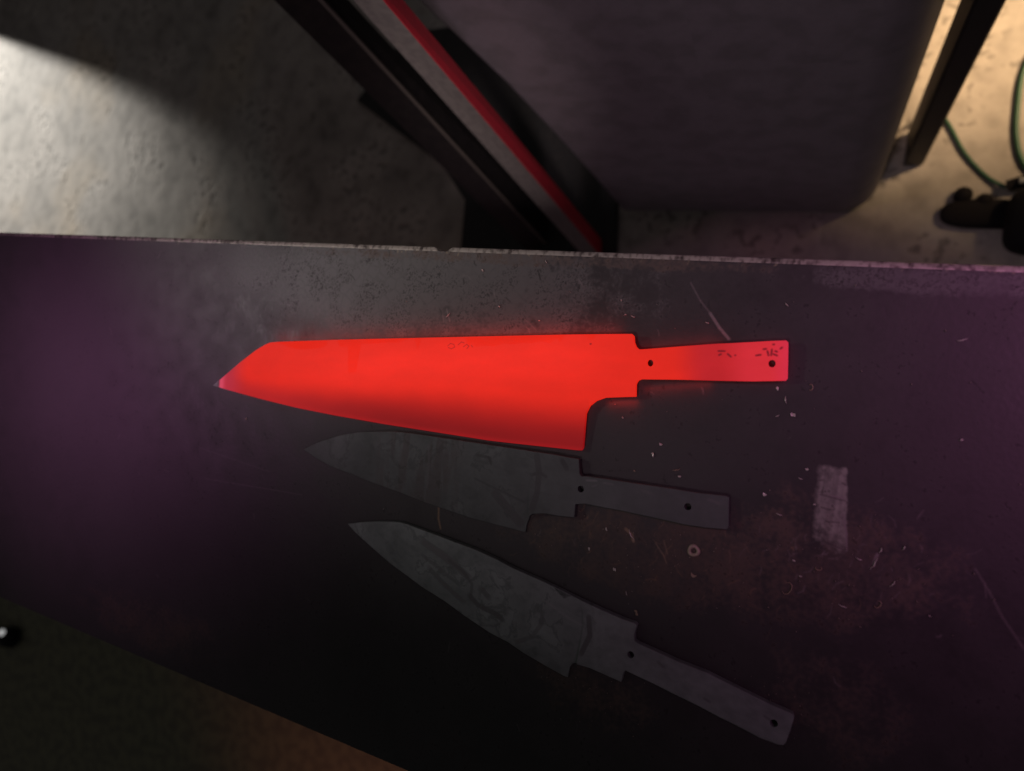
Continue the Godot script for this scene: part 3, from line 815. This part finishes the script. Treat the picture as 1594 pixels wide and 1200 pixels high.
	for i in mm.instance_count:
		var p: Vector2
		var pick := i % 7
		if pick < 2: p = Vector2(rng.randfn(-0.05, 0.03), rng.randfn(0.069, 0.01))
		elif pick < 3: p = Vector2(rng.randfn(0.028, 0.015), rng.randfn(0.055, 0.01))
		elif pick < 4: p = Vector2(rng.randfn(-0.072, 0.012), rng.randfn(0.142, 0.008))
		elif pick < 5: p = Vector2(rng.randfn(0.004, 0.009), rng.randfn(0.118, 0.006))
		else: p = Vector2(rng.randf_range(-0.2, 0.09), rng.randf_range(-0.06, 0.13))
		var s := rng.randf_range(0.4, 1.3)
		mm.set_instance_transform(i, Transform3D(Basis(Vector3.UP, rng.randf() * TAU) * Basis.from_scale(Vector3(s, s, s)), Vector3(p.x, TOP + 0.0001, p.y)))
	var dust := MultiMeshInstance3D.new()
	dust.name = "scale_dust"
	dust.multimesh = mm
	dust.material_override = mat(Color(0.22, 0.18, 0.15), 0.5)
	add_child(dust)
	tag(dust, "fine steel dust and scale crumbs scattered over the bench top", "dust")
	dust.set_meta("kind", "stuff")

# a leaning bar between four corner lines given at floor and at 0.8 m
func bar(corners: Array) -> ArrayMesh:
	var st := new_st()
	for k in 4:
		var l := (k + 1) % 4
		quad(st, corners[k][1], corners[l][1], corners[l][0], corners[k][0])
	quad(st, corners[0][1], corners[3][1], corners[2][1], corners[1][1])
	quad(st, corners[0][0], corners[1][0], corners[2][0], corners[3][0])
	return done(st)

func patchy(c: Color, c2: Color, seed_: int, scale: float, rough: float) -> StandardMaterial3D:
	var n := 512
	var a := bytes(noise(seed_, 0.02), n, n)
	var b := bytes(noise(seed_ + 1, 0.09), n, n)
	var data := PackedByteArray()
	data.resize(n * n * 3)
	for o in n * n:
		var t := clampf(smoothstep(0.40, 0.66, a[o] / 255.0 * 0.7 + b[o] / 255.0 * 0.3), 0.0, 1.0)
		var q := c.lerp(c2, t)
		var k := 0.9 + 0.2 * b[o] / 255.0
		data[o * 3] = int(255.0 * pow(q.r * k, 1.0 / 2.2))
		data[o * 3 + 1] = int(255.0 * pow(q.g * k, 1.0 / 2.2))
		data[o * 3 + 2] = int(255.0 * pow(q.b * k, 1.0 / 2.2))
	var m := StandardMaterial3D.new()
	m.albedo_texture = texture(data, n, n)
	m.uv1_triplanar = true
	m.uv1_scale = Vector3.ONE * scale
	m.roughness = rough
	return m

# a rounded block: half sizes, and how boxy (small) or egg-like (1) it is
func lump(s: Vector3, soft: float) -> ArrayMesh:
	var st := new_st()
	var p := func(i: int, k: int) -> Vector3:
		var a := TAU * i / 28.0
		var b := PI * (k / 14.0 - 0.5)
		var f := func(v: float) -> float: return signf(v) * pow(absf(v), soft)
		return Vector3(f.call(cos(a)) * f.call(cos(b)), f.call(sin(b)), f.call(sin(a)) * f.call(cos(b))) * s
	for i in 28:
		for k in 14:
			quad(st, p.call(i, k + 1), p.call(i + 1, k + 1), p.call(i + 1, k), p.call(i, k), 1)
	return done(st)

func background() -> void:
	var st := new_st()
	var c := [Vector3(-6, 0, -5), Vector3(5, 0, -5), Vector3(5, 0, 5), Vector3(-6, 0, 5)]
	tri(st, c[0], c[1], c[2], Vector2(-2.5, -2.08), Vector2(2.08, -2.08), Vector2(2.08, 2.08))
	tri(st, c[0], c[2], c[3], Vector2(-2.5, -2.08), Vector2(2.08, 2.08), Vector2(-2.5, 2.08))
	struct("floor", done(st), floor_material())

	# added dark mat: its colour stands in for shade on the near floor
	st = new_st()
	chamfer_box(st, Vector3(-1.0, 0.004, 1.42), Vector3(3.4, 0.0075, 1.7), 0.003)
	var mat_ := obj("shade_mat", done(st), patchy(Color(0.17, 0.165, 0.105), Color(0.12, 0.115, 0.08), 85, 3.0, 0.9))
	tag(mat_, "added dark olive mat standing in for shade on the floor in front of the bench's near edge", "mat")

	# cabinet with rounded upright corners
	var t := thing("steel_cabinet", "large plain dark grey steel cabinet behind the bench, beside the striped stand", "cabinet", Vector3(-0.1155, 0, -0.52))
	st = new_st()
	var plan := []
	var hx := 0.1865
	var hz := 0.214
	var r := 0.035
	for q in [[1, 1, 0.0], [-1, 1, 0.5], [-1, -1, 1.0], [1, -1, 1.5]]:
		r = 0.048 if q[0] == 1 else 0.010
		for k in 9:
			var a: float = PI * (q[2] + 0.5 * k / 8.0)
			plan.append(Vector2(q[0] * (hx - r) + cos(a) * r, q[1] * (hz - r) + sin(a) * r))
	var hgt := 0.82
	var levels := [[0.018, 0.0], [0.16, 0.002], [0.32, 0.007], [0.46, 0.013], [0.60, 0.027], [0.838, 0.050]]   # the left side bulges a little with height
	for i in plan.size():
		var j := (i + 1) % plan.size()
		var at := func(q: Vector2, lv: Array) -> Vector3: return Vector3(q.x - lv[1] * clampf(0.5 - q.x / (2.0 * hx), 0.0, 1.0), lv[0], q.y)
		for l in levels.size() - 1:
			quad(st, at.call(plan[j], levels[l + 1]), at.call(plan[i], levels[l + 1]), at.call(plan[i], levels[l]), at.call(plan[j], levels[l]), 1)
		tri(st, Vector3(0, hgt + 0.018, 0), at.call(plan[i], levels[-1]), at.call(plan[j], levels[-1]), Vector2.ZERO, Vector2.ZERO, Vector2.ZERO, 2)
		tri(st, Vector3(0, 0.018, 0), at.call(plan[j], levels[0]), at.call(plan[i], levels[0]), Vector2.ZERO, Vector2.ZERO, Vector2.ZERO, 3)
	obj("body", done(st), patchy(Color(0.23, 0.19, 0.225), Color(0.19, 0.16, 0.185), 71, 2.2, 0.5), t)
	st = new_st()
	chamfer_box(st, Vector3(0, 0.009, -0.005), Vector3(hx * 2 - 0.03, 0.0178, hz * 2 - 0.04), 0.003)
	obj("plinth", done(st), mat(Color(0.02, 0.018, 0.02), 0.8), t)
	st = new_st()
	tube(st, PackedVector3Array([Vector3(0.135, 0.66, hz - 0.001), Vector3(0.135, 0.66, hz + 0.004)]), 0.007, 12)
	obj("rivet", done(st), mat(Color(0.04, 0.035, 0.04), 0.5), t)

	# stand: two leaning steel bars on a foot plate widened as floor shade, the right one with a red side
	t = thing("steel_stand", "dark steel stand of two slanting bars, one side painted red, behind the bench", "stand", Vector3(-0.38, 0, -0.26))
	var o := t.position
	var line := func(a: Array) -> Array: return [Vector3(a[0], 0.012, a[1]) - o, Vector3(a[2], 0.8, a[3]) - o]
	var afl: Array = line.call([-0.3559, -0.2252, -0.3232, -0.2689])
	var afr: Array = line.call([-0.3283, -0.2293, -0.2990, -0.2665])
	var abr: Array = line.call([-0.3318, -0.2576, -0.3071, -0.2872])
	var abl := [afl[0] + abr[0] - afr[0], afl[1] + abr[1] - afr[1]]
	var grey := patchy(Color(0.26, 0.225, 0.215), Color(0.20, 0.17, 0.17), 73, 9.0, 0.55)
	obj("bar", bar([afl, afr, abr, abl]), grey, t)
	# the red strip is a coat of its own on the right side, 1 mm proud
	var nrm: Vector3 = ((afr[1] - afr[0]).cross(abr[0] - afr[0])).normalized() * 0.001
	if nrm.x < 0: nrm = -nrm
	obj("red_strip", bar([[afr[0] + nrm * 0.05, afr[1] + nrm * 0.05], [afr[0] + nrm, afr[1] + nrm], [abr[0] + nrm, abr[1] + nrm], [abr[0] + nrm * 0.05, abr[1] + nrm * 0.05]]), patchy(Color(0.70, 0.022, 0.05), Color(0.60, 0.022, 0.045), 75, 8.0, 0.5), t)
	var bfl: Array = line.call([-0.4658, -0.2354, -0.4245, -0.3016])
	var bfr: Array = line.call([-0.4334, -0.2499, -0.3933, -0.3111])
	var bbr: Array = line.call([-0.4303, -0.2939, -0.4000, -0.3327])
	var bbl := [bfl[0] + bbr[0] - bfr[0], bfl[1] + bbr[1] - bfr[1]]
	var black := patchy(Color(0.016, 0.013, 0.015), Color(0.026, 0.021, 0.022), 77, 6.0, 0.5)
	obj("bar", bar([bfl, bfr, bbr, bbl]), black, t)
	# rubbed bare corner of the left bar
	var path := PackedVector3Array()
	for k in 9: path.append((bfr[0] as Vector3).lerp(bfr[1], k / 8.0))
	st = new_st()
	tube(st, path, 0.0022, 6)
	obj("rubbed_corner", done(st), mat(Color(0.20, 0.165, 0.15), 0.5, 0.2), t)
	var foot := PackedVector2Array([Vector2(-0.886, -0.531), Vector2(-0.78, -0.66), Vector2(-0.45, -0.66), Vector2(-0.318, -0.50), Vector2(-0.312, -0.32), Vector2(-0.30, -0.20), Vector2(-0.60, -0.20), Vector2(-0.605, -0.325), Vector2(-0.665, -0.395)])  # foot enlarged into a black sheet standing in for floor shade
	for k in foot.size(): foot[k] = (foot[k] - Vector2(-0.38, -0.26)) * 1000.0
	var foot_o := obj("shade_foot_plate", plate(foot, [], [], Vector2.ONE, func(_p: Vector2) -> float: return 11.0, Vector2.ZERO, Vector2(400, 400), 2.0), patchy(Color(0.014, 0.012, 0.013), Color(0.022, 0.018, 0.018), 87, 6.0, 0.65), t)
	foot_o.position.y = 0.0005

	# post at the right
	st = new_st()
	chamfer_box(st, Vector3(0, 0.45, 0), Vector3(0.0245, 0.9, 0.049), 0.0025)
	var p := obj("square_post", done(st), patchy(Color(0.026, 0.020, 0.024), Color(0.020, 0.016, 0.019), 79, 4.0, 0.55))
	p.position = Vector3(0.1115, 0.0005, -0.4015)
	tag(p, "dark upright steel post standing on the lit floor right of the cabinet", "post")

	# green cords
	var green := mat(Color(0.014, 0.070, 0.036), 0.4)
	st = new_st()
	tube(st, curve([Vector3(0.222, 0.008, -0.343), Vector3(0.199, 0.004, -0.360), Vector3(0.171, 0.004, -0.3926), Vector3(0.150, 0.004, -0.430), Vector3(0.134, 0.006, -0.452), Vector3(0.1195, 0.05, -0.442), Vector3(0.1165, 0.20, -0.436), Vector3(0.1165, 0.55, -0.434), Vector3(0.1165, 0.86, -0.434)]), 0.0027)
	var cord := obj("green_cord", done(st), green)
	tag(cord, "green cord running from the dark tool up behind the post", "cord", "green cords on the floor")
	st = new_st()
	tube(st, curve([Vector3(0.30, 0.004, -0.62), Vector3(0.2480, 0.004, -0.56), Vector3(0.2263, 0.004, -0.505), Vector3(0.2246, 0.004, -0.445), Vector3(0.2290, 0.004, -0.405), Vector3(0.2420, 0.004, -0.372), Vector3(0.28, 0.004, -0.33)]), 0.0036)
	cord = obj("green_cord", done(st), green)
	tag(cord, "green cord bowed in a loop at the photo's right edge", "cord", "green cords on the floor")

	# tool at the cord's end
	t = thing("power_tool", "black power tool lying on the floor at the lower end of the green cord", "power tool", Vector3(0.235, 0, -0.315))
	var rubber := mat(Color(0.010, 0.008, 0.010), 0.75, 0.0, 0.3)
	obj("body", lump(Vector3(0.075, 0.027, 0.045), 0.45), rubber, t).position = Vector3(0.062, 0.027, 0.022)
	st = new_st()
	tube(st, curve([Vector3(-0.013, 0.012, -0.028), Vector3(0.004, 0.016, -0.033), Vector3(0.03, 0.018, -0.034)]), 0.008, 10)
	obj("cord_sleeve", done(st), rubber, t)
	st = new_st()
	tube(st, PackedVector3Array([Vector3(-0.003, 0.024, -0.0310), Vector3(0.018, 0.026, -0.0330)]), 0.0045, 10)
	obj("clamp", done(st), mat(Color(0.6, 0.58, 0.58), 0.3, 0.8), t)
	for q in [[-0.060, -0.018, 0.011], [-0.035, -0.010, 0.010]]:
		st = new_st()
		var prof := [Vector2(0.0001, 0.0), Vector2(q[2], 0.001), Vector2(q[2] * 1.05, q[2] * 0.8), Vector2(q[2] * 0.75, q[2] * 1.5), Vector2(0.0001, q[2] * 1.7)]
		for k in 14:
			for i in prof.size() - 1:
				var v := []
				for s in [[i, k], [i, k + 1], [i + 1, k + 1], [i + 1, k]]:
					v.append(Vector3(q[0] + cos(TAU * s[1] / 14.0) * prof[s[0]].x, prof[s[0]].y, q[1] + sin(TAU * s[1] / 14.0) * prof[s[0]].x))
				quad(st, v[3], v[2], v[1], v[0], 1)
		obj("knob", done(st), rubber, t)
	obj("handle", lump(Vector3(0.055, 0.008, 0.020), 0.7), rubber, t).position = Vector3(-0.03, 0.008, 0.008)

	# unseen panel added beyond the upper left corner, its edge cutting the low light
	st = new_st()
	chamfer_box(st, Vector3(0, 0.65, -0.60), Vector3(0.03, 1.3, 1.2), 0.002)
	var light_blocker := obj("light_blocker", done(st), patchy(Color(0.16, 0.13, 0.10), Color(0.12, 0.10, 0.08), 89, 2.0, 0.8))
	light_blocker.position = Vector3(-2.52, 0.0005, -0.905)
	tag(light_blocker, "unseen upright panel added beyond the upper left corner to shade the floor", "light_blocker")

	# tool end at the lower left
	t = thing("hand_tool", "black handled tool with a small glowing white dot at the photo's lower left edge", "tool", Vector3(-1.775, 0.0078, 0.794))
	st = new_st()
	tube(st, curve([Vector3(-0.24, 0.016, 0.040), Vector3(-0.10, 0.018, 0.036), Vector3(0.010, 0.016, 0.034)], 0.03), 0.014, 14)
	obj("handle", done(st), rubber, t)
	obj("head", lump(Vector3(0.026, 0.021, 0.024), 0.7), rubber, t).position = Vector3(-0.004, 0.021, 0.022)
	var glow_dot := mat(Color(0.7, 0.7, 0.7), 0.3)  # small white dot, set to glow
	glow_dot.emission_enabled = true
	glow_dot.emission = Color(0.62, 0.62, 0.62)
	glow_dot.emission_energy_multiplier = 1.0
	obj("light", lump(Vector3(0.008, 0.007, 0.008), 1.0), glow_dot, t).position = Vector3(-0.001, 0.040, 0.004)

func _ready() -> void:
	rng.seed = 20
	grain.seed = 9
	grain.frequency = 0.35
	setup()
	background()
	bench()
	knives()
	chips()
